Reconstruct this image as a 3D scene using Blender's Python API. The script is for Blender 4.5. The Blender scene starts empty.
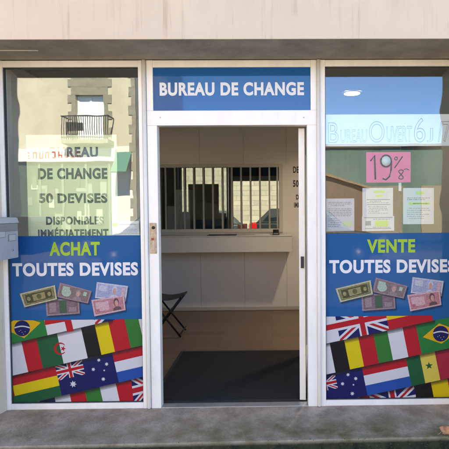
import bpy, math, random
from mathutils import Vector, Matrix
random.seed(7)
S = bpy.context.scene
C = S.collection
R = math.radians

# ------------------------------------------------------------------ camera
D, H = 3.27, 1.517
F, CX, CY = 432.0, 276.6, 222.8          # pixels of a 449 px picture
YAW, PITCH, ROLL = R(-0.7252), R(1.8029), R(-0.4011)
def _rot():
    cy, sy = math.cos(YAW), math.sin(YAW); cp, sp = math.cos(PITCH), math.sin(PITCH); cr, sr = math.cos(ROLL), math.sin(ROLL)
    b = Matrix(((1,0,0),(0,0,-1),(0,1,0)))
    ry = Matrix(((cy,0,sy),(0,1,0),(-sy,0,cy))); rp = Matrix(((1,0,0),(0,cp,-sp),(0,sp,cp))); rr = Matrix(((cr,-sr,0),(sr,cr,0),(0,0,1)))
    return rr @ rp @ ry @ b
RM = _rot(); RT = RM.transposed()
CAM = Vector((0, -D, H))
def ray(px, py): return RT @ Vector(((px-CX)/F, (py-CY)/F, 1))
def at(px, py, Y=0.0):                   # a photo pixel on the wall plane y = Y
    d = ray(px, py); return CAM + d*((Y-CAM.y)/d.y)
def at_z(px, py, Z=0.0):
    d = ray(px, py); return CAM + d*((Z-CAM.z)/d.z)
def at_x(px, py, X):
    d = ray(px, py); return CAM + d*((X-CAM.x)/d.x)

cam = bpy.data.objects.new('camera', bpy.data.cameras.new('camera')); C.objects.link(cam)
m = Matrix((RM[0], -RM[1], -RM[2])).transposed().to_4x4(); m.translation = CAM
cam.matrix_world = m
cam.data.sensor_width = 36; cam.data.lens = F/449*36
cam.data.shift_x = (224.5-CX)/449; cam.data.shift_y = (CY-224.5)/449
cam.data.clip_end = 600; cam.data.clip_start = 0.02
S.camera = cam

# ------------------------------------------------------------------ light
EL, AZ = R(48), R(8)
w = bpy.data.worlds.new('World'); S.world = w; w.use_nodes = True
nt = w.node_tree; sky = nt.nodes.new('ShaderNodeTexSky'); sky.sky_type = 'NISHITA'; sky.sun_disc = False
sky.sun_elevation = EL; sky.sun_rotation = AZ; sky.ozone_density = 7.0; sky.air_density = 0.8; sky.dust_density = 0.0; sky.altitude = 2500
bg = nt.nodes['Background']; bg.inputs['Strength'].default_value = 0.11
nt.links.new(sky.outputs[0], bg.inputs[0])
sl = bpy.data.lights.new('sun', 'SUN'); sl.energy = 5.0; sl.angle = R(0.5); sl.color = (1, .94, .84)
so = bpy.data.objects.new('sun', sl); C.objects.link(so); so.location = (0, 12, 18)
sd = Vector((math.sin(AZ)*math.cos(EL), math.cos(AZ)*math.cos(EL), math.sin(EL)))
so.rotation_euler = (-sd).to_track_quat('-Z', 'Y').to_euler()
S.view_settings.view_transform = 'Standard'; S.view_settings.look = 'None'; S.view_settings.gamma = 1
S.view_settings.use_curve_mapping = False; S.view_settings.exposure = 3.22
S.view_settings.use_white_balance = True; S.view_settings.white_balance_temperature = 8600; S.view_settings.white_balance_tint = 12
S.render.engine = 'CYCLES'
cy = S.cycles; cy.use_denoising = True; cy.max_bounces = 10; cy.diffuse_bounces = 6; cy.glossy_bounces = 5
cy.transparent_max_bounces = 24; cy.caustics_reflective = False; cy.caustics_refractive = False; cy.sample_clamp_indirect = 8

# ------------------------------------------------------------------ materials
def lin(r, g, b):
    f = lambda c: (c/255/12.92 if c <= 10 else ((c/255+.055)/1.055)**2.4)
    return (f(r), f(g), f(b))
MATS = {}
def mat(name, col, rough=.6, var=.0, scale=6, bump=0, bscale=60, metal=0, col2=None, coat=0, stretch=None, spec=.5):
    if name in MATS: return MATS[name]
    mt = bpy.data.materials.new(name); mt.use_nodes = True; n = mt.node_tree; L = n.links
    p = n.nodes['Principled BSDF']; p.inputs['Roughness'].default_value = rough; p.inputs['Metallic'].default_value = metal
    p.inputs['Coat Weight'].default_value = coat; p.inputs['Coat Roughness'].default_value = .05
    p.inputs['Specular IOR Level'].default_value = spec
    p.inputs['Base Color'].default_value = (*col, 1)
    if var or bump or col2:
        tc = n.nodes.new('ShaderNodeTexCoord'); mp = n.nodes.new('ShaderNodeMapping'); L.new(tc.outputs['Object'], mp.inputs[0])
        if stretch: mp.inputs['Scale'].default_value = stretch
        if var or col2:
            nz = n.nodes.new('ShaderNodeTexNoise'); nz.inputs['Scale'].default_value = scale; nz.inputs['Detail'].default_value = 8; nz.inputs['Roughness'].default_value = .65
            L.new(mp.outputs[0], nz.inputs['Vector'])
            rp = n.nodes.new('ShaderNodeValToRGB'); rp.color_ramp.elements[0].position = .32; rp.color_ramp.elements[1].position = .68
            a = col2 if col2 else tuple(c*(1-var) for c in col)
            b = col if col2 else tuple(min(1, c*(1+var*.6)) for c in col)
            rp.color_ramp.elements[0].color = (*a, 1); rp.color_ramp.elements[1].color = (*b, 1)
            L.new(nz.outputs['Fac'], rp.inputs[0]); L.new(rp.outputs[0], p.inputs['Base Color'])
        if bump:
            nb = n.nodes.new('ShaderNodeTexNoise'); nb.inputs['Scale'].default_value = bscale; nb.inputs['Detail'].default_value = 5
            L.new(mp.outputs[0], nb.inputs['Vector'])
            bp = n.nodes.new('ShaderNodeBump'); bp.inputs['Strength'].default_value = bump; bp.inputs['Distance'].default_value = .01
            L.new(nb.outputs['Fac'], bp.inputs['Height']); L.new(bp.outputs[0], p.inputs['Normal'])
    MATS[name] = mt; return mt

def glass(name, f0=.1, tint=(.93, .96, .95), wob=.0):
    mt = bpy.data.materials.new(name); mt.use_nodes = True; n = mt.node_tree; L = n.links
    n.nodes.remove(n.nodes['Principled BSDF'])
    out = n.nodes['Material Output']; tr = n.nodes.new('ShaderNodeBsdfTransparent'); tr.inputs[0].default_value = (*tint, 1)
    gl = n.nodes.new('ShaderNodeBsdfGlossy'); gl.inputs['Roughness'].default_value = 0.0; gl.inputs[0].default_value = (.76, .93, 1, 1)
    lw = n.nodes.new('ShaderNodeLayerWeight'); lw.inputs[0].default_value = .5
    pw = n.nodes.new('ShaderNodeMath'); pw.operation = 'POWER'; pw.inputs[1].default_value = 5; L.new(lw.outputs['Facing'], pw.inputs[0])
    ma = n.nodes.new('ShaderNodeMath'); ma.operation = 'MULTIPLY_ADD'; ma.inputs[1].default_value = 1-f0; ma.inputs[2].default_value = f0; L.new(pw.outputs[0], ma.inputs[0])
    mx = n.nodes.new('ShaderNodeMixShader'); L.new(ma.outputs[0], mx.inputs[0]); L.new(tr.outputs[0], mx.inputs[1]); L.new(gl.outputs[0], mx.inputs[2])
    L.new(mx.outputs[0], out.inputs[0])
    if wob:
        tc = n.nodes.new('ShaderNodeTexCoord'); nz = n.nodes.new('ShaderNodeTexNoise'); nz.inputs['Scale'].default_value = 5; nz.inputs['Detail'].default_value = 1
        L.new(tc.outputs['Object'], nz.inputs['Vector']); bp = n.nodes.new('ShaderNodeBump'); bp.inputs['Strength'].default_value = wob; bp.inputs['Distance'].default_value = .01
        L.new(nz.outputs['Fac'], bp.inputs['Height']); L.new(bp.outputs[0], gl.inputs['Normal'])
    MATS[name] = mt; return mt

def render_wall():                                   # old painted render with streaks and grime
    mt = mat('painted_render', (.70, .60, .50), .85); n = mt.node_tree; L = n.links; p = n.nodes['Principled BSDF']
    tc = n.nodes.new('ShaderNodeTexCoord')
    def noise(sc, stretch, det=8, rough=.6):
        mp = n.nodes.new('ShaderNodeMapping'); mp.inputs['Scale'].default_value = stretch; L.new(tc.outputs['Object'], mp.inputs[0])
        nz = n.nodes.new('ShaderNodeTexNoise'); nz.inputs['Scale'].default_value = sc; nz.inputs['Detail'].default_value = det; nz.inputs['Roughness'].default_value = rough
        L.new(mp.outputs[0], nz.inputs['Vector']); return nz
    def ramp(nz, a, b):
        r = n.nodes.new('ShaderNodeMapRange'); r.inputs[1].default_value = a; r.inputs[2].default_value = b; L.new(nz.outputs['Fac'], r.inputs[0]); return r
    def mixc(fac, prev, col):
        mx = n.nodes.new('ShaderNodeMix'); mx.data_type = 'RGBA'
        L.new(fac, mx.inputs[0])
        if isinstance(prev, tuple): mx.inputs[6].default_value = (*prev, 1)
        else: L.new(prev, mx.inputs[6])
        mx.inputs[7].default_value = (*col, 1); return mx.outputs[2]
    def scale(r, k):
        mu = n.nodes.new('ShaderNodeMath'); mu.operation = 'MULTIPLY'; mu.inputs[1].default_value = k; L.new(r.outputs[0], mu.inputs[0]); return mu.outputs[0]
    c = mixc(scale(ramp(noise(1.3, (1,1,1)), .35, .7), .6), (.66, .55, .43), (.575, .465, .355))
    mk = n.nodes.new('ShaderNodeMath'); mk.operation = 'MULTIPLY'; L.new(scale(ramp(noise(26, (1,1,.05), 3), .55, .74), .6), mk.inputs[0]); L.new(ramp(noise(1.9, (1,1,2.2), 4), .40, .58).outputs[0], mk.inputs[1])
    c = mixc(mk.outputs[0], c, (.40, .29, .21))          # thin runs of dirt
    # broader grime whose lower limit is ragged, high on the wall
    sx = n.nodes.new('ShaderNodeSeparateXYZ'); L.new(tc.outputs['Object'], sx.inputs[0])
    hz = n.nodes.new('ShaderNodeMapRange'); hz.inputs[1].default_value = 2.72; hz.inputs[2].default_value = 3.1; L.new(sx.outputs[2], hz.inputs[0])
    st = ramp(noise(9, (1,1,.12), 6), .46, .72); mu = n.nodes.new('ShaderNodeMath'); mu.operation = 'MULTIPLY'; L.new(st.outputs[0], mu.inputs[0]); L.new(hz.outputs[0], mu.inputs[1])
    c = mixc(mu.outputs[0], c, (.50, .40, .32))
    c = mixc(scale(ramp(noise(45, (1,1,1), 4), .62, .75), .35), c, (.55, .46, .38))
    L.new(c, p.inputs['Base Color'])
    bp = n.nodes.new('ShaderNodeBump'); bp.inputs['Strength'].default_value = .25; bp.inputs['Distance'].default_value = .012
    L.new(noise(38, (1,1,1), 6).outputs['Fac'], bp.inputs['Height']); L.new(bp.outputs[0], p.inputs['Normal'])
    return mt
def brick_mat(name, c1, c2, mortar, sc, bw=.5, rh=.25, swap='xz', msize=.02):
    mt = mat(name, c1, .85); n = mt.node_tree; L = n.links; p = n.nodes['Principled BSDF']
    tc = n.nodes.new('ShaderNodeTexCoord'); sx = n.nodes.new('ShaderNodeSeparateXYZ'); L.new(tc.outputs['Object'], sx.inputs[0])
    cb = n.nodes.new('ShaderNodeCombineXYZ'); L.new(sx.outputs[0], cb.inputs[0]); L.new(sx.outputs[2 if swap == 'xz' else 1], cb.inputs[1])
    br = n.nodes.new('ShaderNodeTexBrick'); L.new(cb.outputs[0], br.inputs['Vector']); br.inputs['Scale'].default_value = sc
    br.inputs['Color1'].default_value = (*c1, 1); br.inputs['Color2'].default_value = (*c2, 1); br.inputs['Mortar'].default_value = (*mortar, 1)
    br.inputs['Mortar Size'].default_value = msize; br.inputs['Brick Width'].default_value = bw; br.inputs['Row Height'].default_value = rh
    L.new(br.outputs['Color'], p.inputs['Base Color']); return mt
def step_mat():                                      # worn concrete with moss towards the street edge
    mt = mat('mossy_concrete', (.2, .18, .16), .9); n = mt.node_tree; L = n.links; p = n.nodes['Principled BSDF']
    tc = n.nodes.new('ShaderNodeTexCoord')
    def noise(sc, det=8, stretch=(1,1,1)):
        mp = n.nodes.new('ShaderNodeMapping'); mp.inputs['Scale'].default_value = stretch; L.new(tc.outputs['Object'], mp.inputs[0])
        nz = n.nodes.new('ShaderNodeTexNoise'); nz.inputs['Scale'].default_value = sc; nz.inputs['Detail'].default_value = det; nz.inputs['Roughness'].default_value = .68
        L.new(mp.outputs[0], nz.inputs['Vector']); return nz
    def mr(sock, a, b):
        r = n.nodes.new('ShaderNodeMapRange'); r.inputs[1].default_value = a; r.inputs[2].default_value = b; L.new(sock, r.inputs[0]); return r.outputs[0]
    def mth(op, a, b):
        q = n.nodes.new('ShaderNodeMath'); q.operation = op; q.use_clamp = True
        for i, s in enumerate((a, b)):
            if isinstance(s, (int, float)): q.inputs[i].default_value = s
            else: L.new(s, q.inputs[i])
        return q.outputs[0]
    def mix(f, a, b):
        mx = n.nodes.new('ShaderNodeMix'); mx.data_type = 'RGBA'; L.new(f, mx.inputs[0])
        for i, s in ((6, a), (7, b)):
            if isinstance(s, tuple): mx.inputs[i].default_value = (*s, 1)
            else: L.new(s, mx.inputs[i])
        return mx.outputs[2]
    sx = n.nodes.new('ShaderNodeSeparateXYZ'); L.new(tc.outputs['Object'], sx.inputs[0])
    c = mix(mr(noise(4.5, 10).outputs['Fac'], .38, .62), (.34, .25, .175), (.60, .48, .365))
    c = mix(mth('MULTIPLY', mr(noise(60, 4).outputs['Fac'], .55, .7), .5), c, (.12, .10, .085))
    c = mix(mth('MULTIPLY', mr(noise(260, 3).outputs['Fac'], .56, .66), .6), c, (.10, .085, .07))
    c = mix(mth('MULTIPLY', mr(noise(340, 2).outputs['Fac'], .62, .7), .6), c, (.6, .55, .48))
    c = mix(mth('MULTIPLY', mr(noise(7, 6).outputs['Fac'], .56, .72), .6), c, (.15, .125, .10))
    vo = n.nodes.new('ShaderNodeTexVoronoi'); vo.feature = 'DISTANCE_TO_EDGE'; vo.inputs['Scale'].default_value = 1.9
    wp_ = n.nodes.new('ShaderNodeVectorMath'); wp_.operation = 'MULTIPLY_ADD'; wp_.inputs[1].default_value = (.07, .07, .07); L.new(noise(9, 5).outputs['Color'], wp_.inputs[0]); L.new(tc.outputs['Object'], wp_.inputs[2]); L.new(wp_.outputs[0], vo.inputs['Vector'])
    c = mix(mth('MULTIPLY', mr(vo.outputs['Distance'], .012, .003), mth('MULTIPLY', mr(noise(2.2, 3).outputs['Fac'], .56, .66), .3)), c, (.12, .10, .08))
    front = mr(sx.outputs[1], -.10, -.36)
    right = mr(sx.outputs[0], -1.0, .5)
    ms = mth('MULTIPLY', mth('MULTIPLY', front, mth('ADD', right, .45)), mr(noise(3.4, 10).outputs['Fac'], .36, .60))
    c = mix(mth('MULTIPLY', ms, .95), c, (.15, .13, .035))
    edge = mth('MULTIPLY', mr(sx.outputs[1], -.445, -.465), mr(noise(9, 4).outputs['Fac'], .35, .55))
    c = mix(mth('MULTIPLY', edge, .45), c, (.40, .36, .28))
    low = mr(sx.outputs[2], -.006, -.03)
    c = mix(low, c, mix(mr(noise(14, 6).outputs['Fac'], .4, .6), (.012, .013, .008), (.045, .048, .018)))
    L.new(c, p.inputs['Base Color'])
    bp = n.nodes.new('ShaderNodeBump'); bp.inputs['Strength'].default_value = .9; bp.inputs['Distance'].default_value = .014
    L.new(noise(70, 10).outputs['Fac'], bp.inputs['Height']); L.new(bp.outputs[0], p.inputs['Normal'])
    return mt
def emis(name, col, st):
    mt = bpy.data.materials.new(name); mt.use_nodes = True; p = mt.node_tree.nodes['Principled BSDF']
    p.inputs['Base Color'].default_value = (*col, 1); p.inputs['Emission Color'].default_value = (*col, 1); p.inputs['Emission Strength'].default_value = st
    MATS[name] = mt; return mt

RENDER = render_wall(); STEP = step_mat()
FRAME = mat('white_frame', (.86, .835, .80), .32, var=.08, scale=7, stretch=(1, 1, .4))
FRAME2 = mat('white_frame_dark_gap', (.05, .05, .05), .6)
STRIP = mat('cream_strip', (.78, .74, .68), .4)
GLASS = glass('window_glass', .105, (.97, 0.985, .98), wob=.022)
TGLASS = glass('counter_glass', .11, (.9, .93, .92))
DGLASS = glass('door_glass', .05)
BLUE = mat('blue_vinyl', lin(0, 84, 140), .5, spec=.12, coat=.25)
SIGNB = mat('blue_gloss', lin(4, 84, 144), .04, spec=.7)
WHITE = mat('white_print', (.68, .68, .70), .35)
LIME = mat('lime_print', lin(145, 185, 40), .35)
PAPER = mat('paper', (.74, .75, .76), .7, var=.04, scale=8)
INK = mat('black_ink', (.02, .02, .022), .5)
def pc(name, r, g, b): return mat(name, tuple(c*.72 for c in lin(r, g, b)), .5, spec=.15, coat=.15)
RED = pc('print_red', 196, 36, 48); YEL = pc('print_yellow', 232, 205, 40); BLK = pc('print_black', 34, 30, 32)
GRN = pc('print_green', 44, 124, 56); DGRN = pc('print_dark_green', 22, 96, 60); BRG = pc('print_brazil_green', 20, 130, 66)
NAVY = pc('print_navy', 26, 34, 96); RBL = pc('print_blue', 24, 84, 170); WHT = pc('print_white', 222, 222, 228); GLD = pc('print_gold', 236, 184, 40)
PALEY = pc('print_pale_yellow', 232, 210, 96); CRIM = pc('print_crimson', 178, 46, 66)

# ------------------------------------------------------------------ mesh helpers
class MB:
    def __init__(s): s.v = []; s.f = []; s.mi = []; s.m = []; s.sm = []
    def _mi(s, mt):
        if mt not in s.m: s.m.append(mt)
        return s.m.index(mt)
    def add(s, vs, fs, mt, smooth=False):
        k = len(s.v); s.v += [Vector(v) for v in vs]; i = s._mi(mt)
        for f in fs: s.f.append([k+a for a in f]); s.mi.append(i); s.sm.append(smooth)
        return s
    def box(s, x0, x1, y0, y1, z0, z1, mt):
        x0, x1 = min(x0, x1), max(x0, x1); y0, y1 = min(y0, y1), max(y0, y1); z0, z1 = min(z0, z1), max(z0, z1)
        vs = [(x, y, z) for x in (x0, x1) for y in (y0, y1) for z in (z0, z1)]
        return s.add(vs, [(0,1,3,2),(4,6,7,5),(0,4,5,1),(2,3,7,6),(0,2,6,4),(1,5,7,3)], mt)
    def hexa(s, b, t, mt):                            # bottom and top quads, both counter-clockwise from above
        return s.add(list(b)+list(t), [(3,2,1,0),(4,5,6,7),(0,1,5,4),(1,2,6,5),(2,3,7,6),(3,0,4,7)], mt)
    def tube(s, pts, r, mt, seg=10, cap=True):
        pts = [Vector(p) for p in pts]; rs = r if isinstance(r, (list, tuple)) else [r]*len(pts); vs = []; fs = []
        for i, p in enumerate(pts):
            d = (pts[min(i+1, len(pts)-1)]-pts[max(i-1, 0)]).normalized()
            a = d.cross(Vector((0,0,1)) if abs(d.z) < .9 else Vector((1,0,0))).normalized(); b = d.cross(a)
            vs += [p+(a*math.cos(2*math.pi*j/seg)+b*math.sin(2*math.pi*j/seg))*rs[i] for j in range(seg)]
        for i in range(len(pts)-1):
            fs += [(i*seg+j, i*seg+(j+1) % seg, (i+1)*seg+(j+1) % seg, (i+1)*seg+j) for j in range(seg)]
        if cap: fs += [tuple(range(seg))[::-1], tuple((len(pts)-1)*seg+j for j in range(seg))]
        return s.add(vs, fs, mt, True)
    def prism(s, prof, a, b, mt, axis='y'):           # profile (p,q) extruded along an axis from a to b
        n = len(prof); g = {'y': lambda p, q, t: (p, t, q), 'x': lambda p, q, t: (t, p, q), 'z': lambda p, q, t: (p, q, t)}[axis]
        vs = [g(p, q, a) for p, q in prof]+[g(p, q, b) for p, q in prof]
        return s.add(vs, [tuple(range(n)), tuple(range(2*n-1, n-1, -1))]+[(i, n+i, n+(i+1) % n, (i+1) % n) for i in range(n)], mt)
    def lathe(s, cx, cy, prof, mt, seg=24):
        vs = []; fs = []
        for r, z in prof: vs += [(cx+r*math.cos(2*math.pi*j/seg), cy+r*math.sin(2*math.pi*j/seg), z) for j in range(seg)]
        for i in range(len(prof)-1): fs += [(i*seg+j, i*seg+(j+1) % seg, (i+1)*seg+(j+1) % seg, (i+1)*seg+j) for j in range(seg)]
        fs += [tuple(range(seg))[::-1], tuple((len(prof)-1)*seg+j for j in range(seg))]
        return s.add(vs, fs, mt, True)
    def build(s, name, parent=None, bevel=0, base=None):
        o = rootloc = None
        me = bpy.data.meshes.new(name)
        if parent:
            r = parent
            while r.parent: r = r.parent
            off = Vector(r.location)
        else:
            if base is None:
                lo = [min(v[i] for v in s.v) for i in range(3)]; hi = [max(v[i] for v in s.v) for i in range(3)]
                base = ((lo[0]+hi[0])/2, (lo[1]+hi[1])/2, lo[2])
            off = Vector(base)
        me.from_pydata([tuple(v-off) for v in s.v], [], s.f)
        for mt in s.m: me.materials.append(mt)
        for i, p in enumerate(me.polygons): p.material_index = s.mi[i]; p.use_smooth = s.sm[i]
        me.update()
        o = bpy.data.objects.new(name, me); C.objects.link(o)
        if parent: o.parent = parent
        else: o.location = off
        if bevel:
            bv = o.modifiers.new('bevel', 'BEVEL'); bv.width = bevel; bv.segments = 2; bv.limit_method = 'ANGLE'
        return o
def thing(name, label, cat, loc=(0,0,0), group=None):
    o = bpy.data.objects.new(name, None); C.objects.link(o); o.location = loc; o.empty_display_size = .1
    return tag(o, label, cat, group)
def tag(o, label, cat, group=None):
    o['label'] = label; o['category'] = cat
    if group: o['group'] = group
    return o
def struct(o): o['kind'] = 'structure'; return o
def copy_tree(o, parent=None):
    c = o.copy(); C.objects.link(c)
    if parent: c.parent = parent
    for ch in list(o.children): copy_tree(ch, c)
    return c
def text_mesh(s, bold, outline):
    cu = bpy.data.curves.new('t', 'FONT'); cu.body = s; cu.size = 1; cu.resolution_u = 6
    if outline: cu.fill_mode = 'NONE'; cu.bevel_depth = outline; cu.bevel_resolution = 0
    else: cu.offset = bold
    cu.space_character = 1.0 + bold*2.6
    o = bpy.data.objects.new('t', cu); C.objects.link(o)
    dg = bpy.context.evaluated_depsgraph_get(); me = bpy.data.meshes.new_from_object(o.evaluated_get(dg))
    vs = [v.co.copy() for v in me.vertices]; fs = [tuple(p.vertices) for p in me.polygons]
    bpy.data.objects.remove(o); bpy.data.curves.remove(cu); bpy.data.meshes.remove(me)
    return vs, fs
def text(mb, s, box, Y, mt, bold=.02, outline=0, clip=None):      # lettering filling the pixel box on the plane y = Y
    x0, y0, x1, y1 = box; vs, fs = text_mesh(s, bold, outline)
    mx0 = min(v.x for v in vs); mx1 = max(v.x for v in vs); my0 = min(v.y for v in vs); my1 = max(v.y for v in vs)
    L_ = at(x0, (y0+y1)/2, Y); R_ = at(x1, (y0+y1)/2, Y); T = at((x0+x1)/2, y0, Y); B = at((x0+x1)/2, y1, Y)
    out = [(L_.x+(R_.x-L_.x)*(v.x-mx0)/(mx1-mx0), Y-(v.z*.01), B.z+(T.z-B.z)*(v.y-my0)/(my1-my0)) for v in vs]
    if clip: out = [(min(v[0], clip), v[1], v[2]) for v in out]
    mb.add(out, fs, mt); return mb

# ------------------------------------------------------------------ the street
def big_ground():
    mt = mat('asphalt', (.12, .115, .105), .85, var=.25, scale=1.5, bump=.3, bscale=120)
    return struct(MB().box(-120, 120, -160, 60, -.8, -.24, mt).build('road', base=(0,0,0)))
big_ground()
PAVE = mat('pavement_grey', (.30, .28, .25), .9, var=.25, scale=2.5, bump=.3, bscale=80)
struct(MB().box(-40, 40, -2.5, -.35, -.6, -.11, PAVE).build('pavement', base=(0,0,0)))
struct(MB().box(-40, 40, -2.64, -2.503, -.6, -.105, mat('kerb_stone', (.30, .29, .27), .85, var=.2, bump=.3)).build('kerb', base=(0,0,0)))
struct(MB().box(-40, 40, -13, -11.3, -.6, -.11, mat('far_pavement_grey', (.42, .39, .34), .9, var=.2, scale=2)).build('pavement', base=(0,0,0)))
a = at_z(-40, 447.5); b = at_z(489, 436)
YF = (a.y+b.y)/2
sb = MB()
n = 90; top = []; ed = []; bot = []
for i in range(n+1):
    x = -2.6+i*(4.6/n); t = (x-a.x)/(b.x-a.x); y = a.y+(b.y-a.y)*t+random.uniform(-.002, .002)
    top.append((x, .06, 0)); ed.append((x, y+.006, -.001)); bot.append((x, y, -.009))
low = [(v[0], v[1]+random.uniform(-.004, .002), -.3) for v in bot]
vs = top+ed+bot+low; N = n+1
sb.add(vs, [(i, i+N, i+N+1, i+1) for r in range(3) for i in range(r*N, r*N+n)], STEP)
struct(sb.build('doorstep', base=(0,0,0)))
# moss and small weeds at the foot of the step
mo = MB(); MOSS = mat('moss', (.045, .05, .015), .95, var=.5, scale=40); MOSS2 = mat('weed', (.05, .075, .02), .8)
for i in range(2600):
    x = random.uniform(-2.5, 1.9); t = (x-a.x)/(b.x-a.x); y = a.y+(b.y-a.y)*t
    if random.random() < .8:
        z = -.11+abs(random.gauss(0, .045)); r = random.uniform(.004, .012)
        yy = y-random.uniform(-.004, .012)
        c0 = Vector((x, yy, min(z, -.022)))
        if random.random() < .10 and math.sin(x*5.1)+math.sin(x*11+1) > .2: c0 = Vector((x, y+random.uniform(0, .02), -.001)); r *= .6
        vs = [c0+Vector((random.uniform(-r, r), random.uniform(-r, 0), random.uniform(-r, r)*.7)) for _ in range(4)]
        mo.add(vs, [(0,1,2),(0,2,3),(0,3,1),(1,3,2)], MOSS if random.random() < .7 else MOSS2)
    else:
        b0 = Vector((x, y-random.uniform(.005, .05), -.11)); h = random.uniform(.02, .06); q = random.uniform(-.02, .02)
        mo.add([b0+Vector((-.002,0,0)), b0+Vector((.002,0,0)), b0+Vector((q, -random.uniform(0,.02), h))], [(0,1,2)], MOSS2)
mo_o = mo.build('moss', base=(0, YF, -.11)); mo_o['kind'] = 'stuff'; mo_o['label'] = 'dark moss and weeds along the foot of the concrete step'
# fallen leaf
lf = MB(); c = at_z(446.5, 435.5); lc = Vector((c.x, c.y+.012, .004)); LEAF = mat('dead_leaf', (.62, .27, .13), .7, var=.3, scale=60)
ring = []; 
for j in range(18):
    an = 2*math.pi*j/18; r = (.034+.008*math.sin(5*an))*(1 if j != 4 else 1.15)
    ring.append(lc+Vector((r*math.cos(an), r*.75*math.sin(an), .012+.03*(math.sin(an)+.9)*.6+.006*math.sin(3*an))))
mid = [lc+(v-lc)*.5+Vector((0,0,-.003)) for v in ring]; vs = ring+mid+[lc+Vector((0,0,.012))]
fs = [(j, (j+1) % 18, 18+(j+1) % 18, 18+j) for j in range(18)]+[(18+j, 18+(j+1) % 18, 36) for j in range(18)]
lf.add(vs, fs, LEAF, True); lf.tube([lc+Vector((-.03, -.005, .02)), lc+Vector((-.05, -.012, .008)), lc+Vector((-.06, -.01, .004))], .0015, LEAF, 6)
lo_ = lf.build('dead_leaf'); sf = lo_.modifiers.new('s', 'SOLIDIFY'); sf.thickness = .0012
tag(lo_, 'curled orange dead leaf lying on the edge of the concrete step', 'leaf')

# ------------------------------------------------------------------ the shop building
ZS = at(220, 59.1).z                                  # soffit
YW = -.382                                            # outer wall face
XLb, XLf, XRb, XRf = at(2.2, 237).x, -2.12, 1.43, 1.456
TOPZ, BACK = 3.9, 6.2
XL, XR = -7.0, 7.0
gx = lambda px, py=237: at(px, py).x
shop = thing('shop_building', 'cream rendered shop building with white framed shopfront and open doorway', 'building', (0, 0, 0))
fw = MB()
fw.box(XL, XR, YW, -.0, ZS, TOPZ, RENDER)
def jamb(xb, xf, xend, mb):                            # pier with an uneven front arris
    nz = 40; P = []
    sgn = 1 if xend > xf else -1
    rows = []
    for i in range(nz+1):
        z = -.3+(ZS-.002+.3)*i/nz
        j = .010*math.sin(i*1.7)+.012*math.sin(i*.63+1)+random.uniform(-.008, .008)
        rows.append([(xb, .0, z), (xb+(xf-xb)*.85+sgn*j*.3, YW*.85, z), (xf+sgn*(.012+j), YW+.012, z), (xf+sgn*(.03+abs(j)), YW, z), (xend, YW, z), (xend, .0, z)])
    vs = [v for r in rows for v in r]; k = 6; fs = []
    for i in range(nz):
        for q in range(k-1):
            f = (i*k+q, i*k+q+1, (i+1)*k+q+1, (i+1)*k+q); fs.append(f if sgn < 0 else f[::-1])
    mb.add(vs, fs, RENDER)
MB().box(XLf-.05, XRf+.03, YW+.004, -.0005, ZS-.0015, ZS+.02, mat('shaded_soffit', (.38, .33, .27), .9, var=.3, scale=4, bump=.3, bscale=40)).build('soffit', shop)  # mottled underside, its shade put into a colour darker than the facade
jamb(XLb, XLf, XL, fw); jamb(XRb, XRf, XR, fw)
fw.build('facade_wall', shop)
# walls left and right of the shopfront seen from within, upper floor, rear
EXT = mat('plain_render', (.6, .54, .47), .9)
sw = MB(); sw.box(XL, XLb-.02, .002, .2, -.3, TOPZ, EXT); sw.box(XRb+.02, XR, .002, .2, -.3, TOPZ, EXT); sw.box(XLb-.02, XRb+.02, .09, .2, ZS+.002, TOPZ, EXT)
sw.box(XL-.2, XL, YW, BACK, -.3, TOPZ, EXT); sw.box(XR, XR+.2, YW, BACK, -.3, TOPZ, EXT); sw.box(XL, XR, BACK, BACK+.2, -.3, TOPZ, EXT)
sw.build('outer_wall', shop)
MB().prism([(YW-.35, TOPZ-.05), (BACK+.5, TOPZ-.05), ((BACK+YW)/2, TOPZ+1.0)], XL-.3, XR+.3, mat('roof_tile', (.16, .12, .1), .8, var=.3), 'x').build('roof', shop)
# crack / old cable line on the soffit
MB().tube([at_x(-30, 46.2, XLf) if False else Vector((-2.1, -.20, ZS-.004)), Vector((-1.78, -.195, ZS-.004)), Vector((-1.62, -.19, ZS-.003))], .004, mat('old_cable', (.6, .56, .5), .7), 6).build('cable', shop)

# interior shell
IW = mat('wall_beige', (.80, .75, .685), .6, var=.05, scale=1.2, bump=.04, bscale=140)
CEIL = mat('ceiling_grey', (.34, .33, .31), .8)
RX0, RX1, RZ = -2.35, 1.95, 2.86
YB = 3.20                                              # partition wall with the counter window
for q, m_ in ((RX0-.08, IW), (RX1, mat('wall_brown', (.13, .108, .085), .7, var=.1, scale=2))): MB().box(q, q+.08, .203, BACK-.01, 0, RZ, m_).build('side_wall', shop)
dlp = at_z(352, 93, RZ)
cl_ = MB(); hx0, hx1, hy0, hy1 = dlp.x-.092, dlp.x+.092, dlp.y-.092, dlp.y+.092
cl_.box(RX0-.08, hx0, .203, BACK-.01, RZ+.002, RZ+.1, CEIL).box(hx1, RX1+.08, .203, BACK-.01, RZ+.002, RZ+.1, CEIL)
cl_.box(hx0, hx1, .203, hy0, RZ+.002, RZ+.1, CEIL).box(hx0, hx1, hy1, BACK-.01, RZ+.002, RZ+.1, CEIL).box(RX0-.08, RX1+.08, .203, BACK-.01, RZ+.102, RZ+.16, CEIL)
cl_.build('ceiling', shop)
FLOOR = brick_mat('brown_laminate', (.20, .13, .085), (.155, .10, .065), (.09, .06, .04), 1.0, 1.2, .14, 'xy', .003)
FLOOR.node_tree.nodes['Principled BSDF'].inputs['Roughness'].default_value = .42
struct(MB().box(RX0, RX1, .062, BACK, -.12, -.004, FLOOR).build('floor', base=(0,0,0)))

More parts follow.
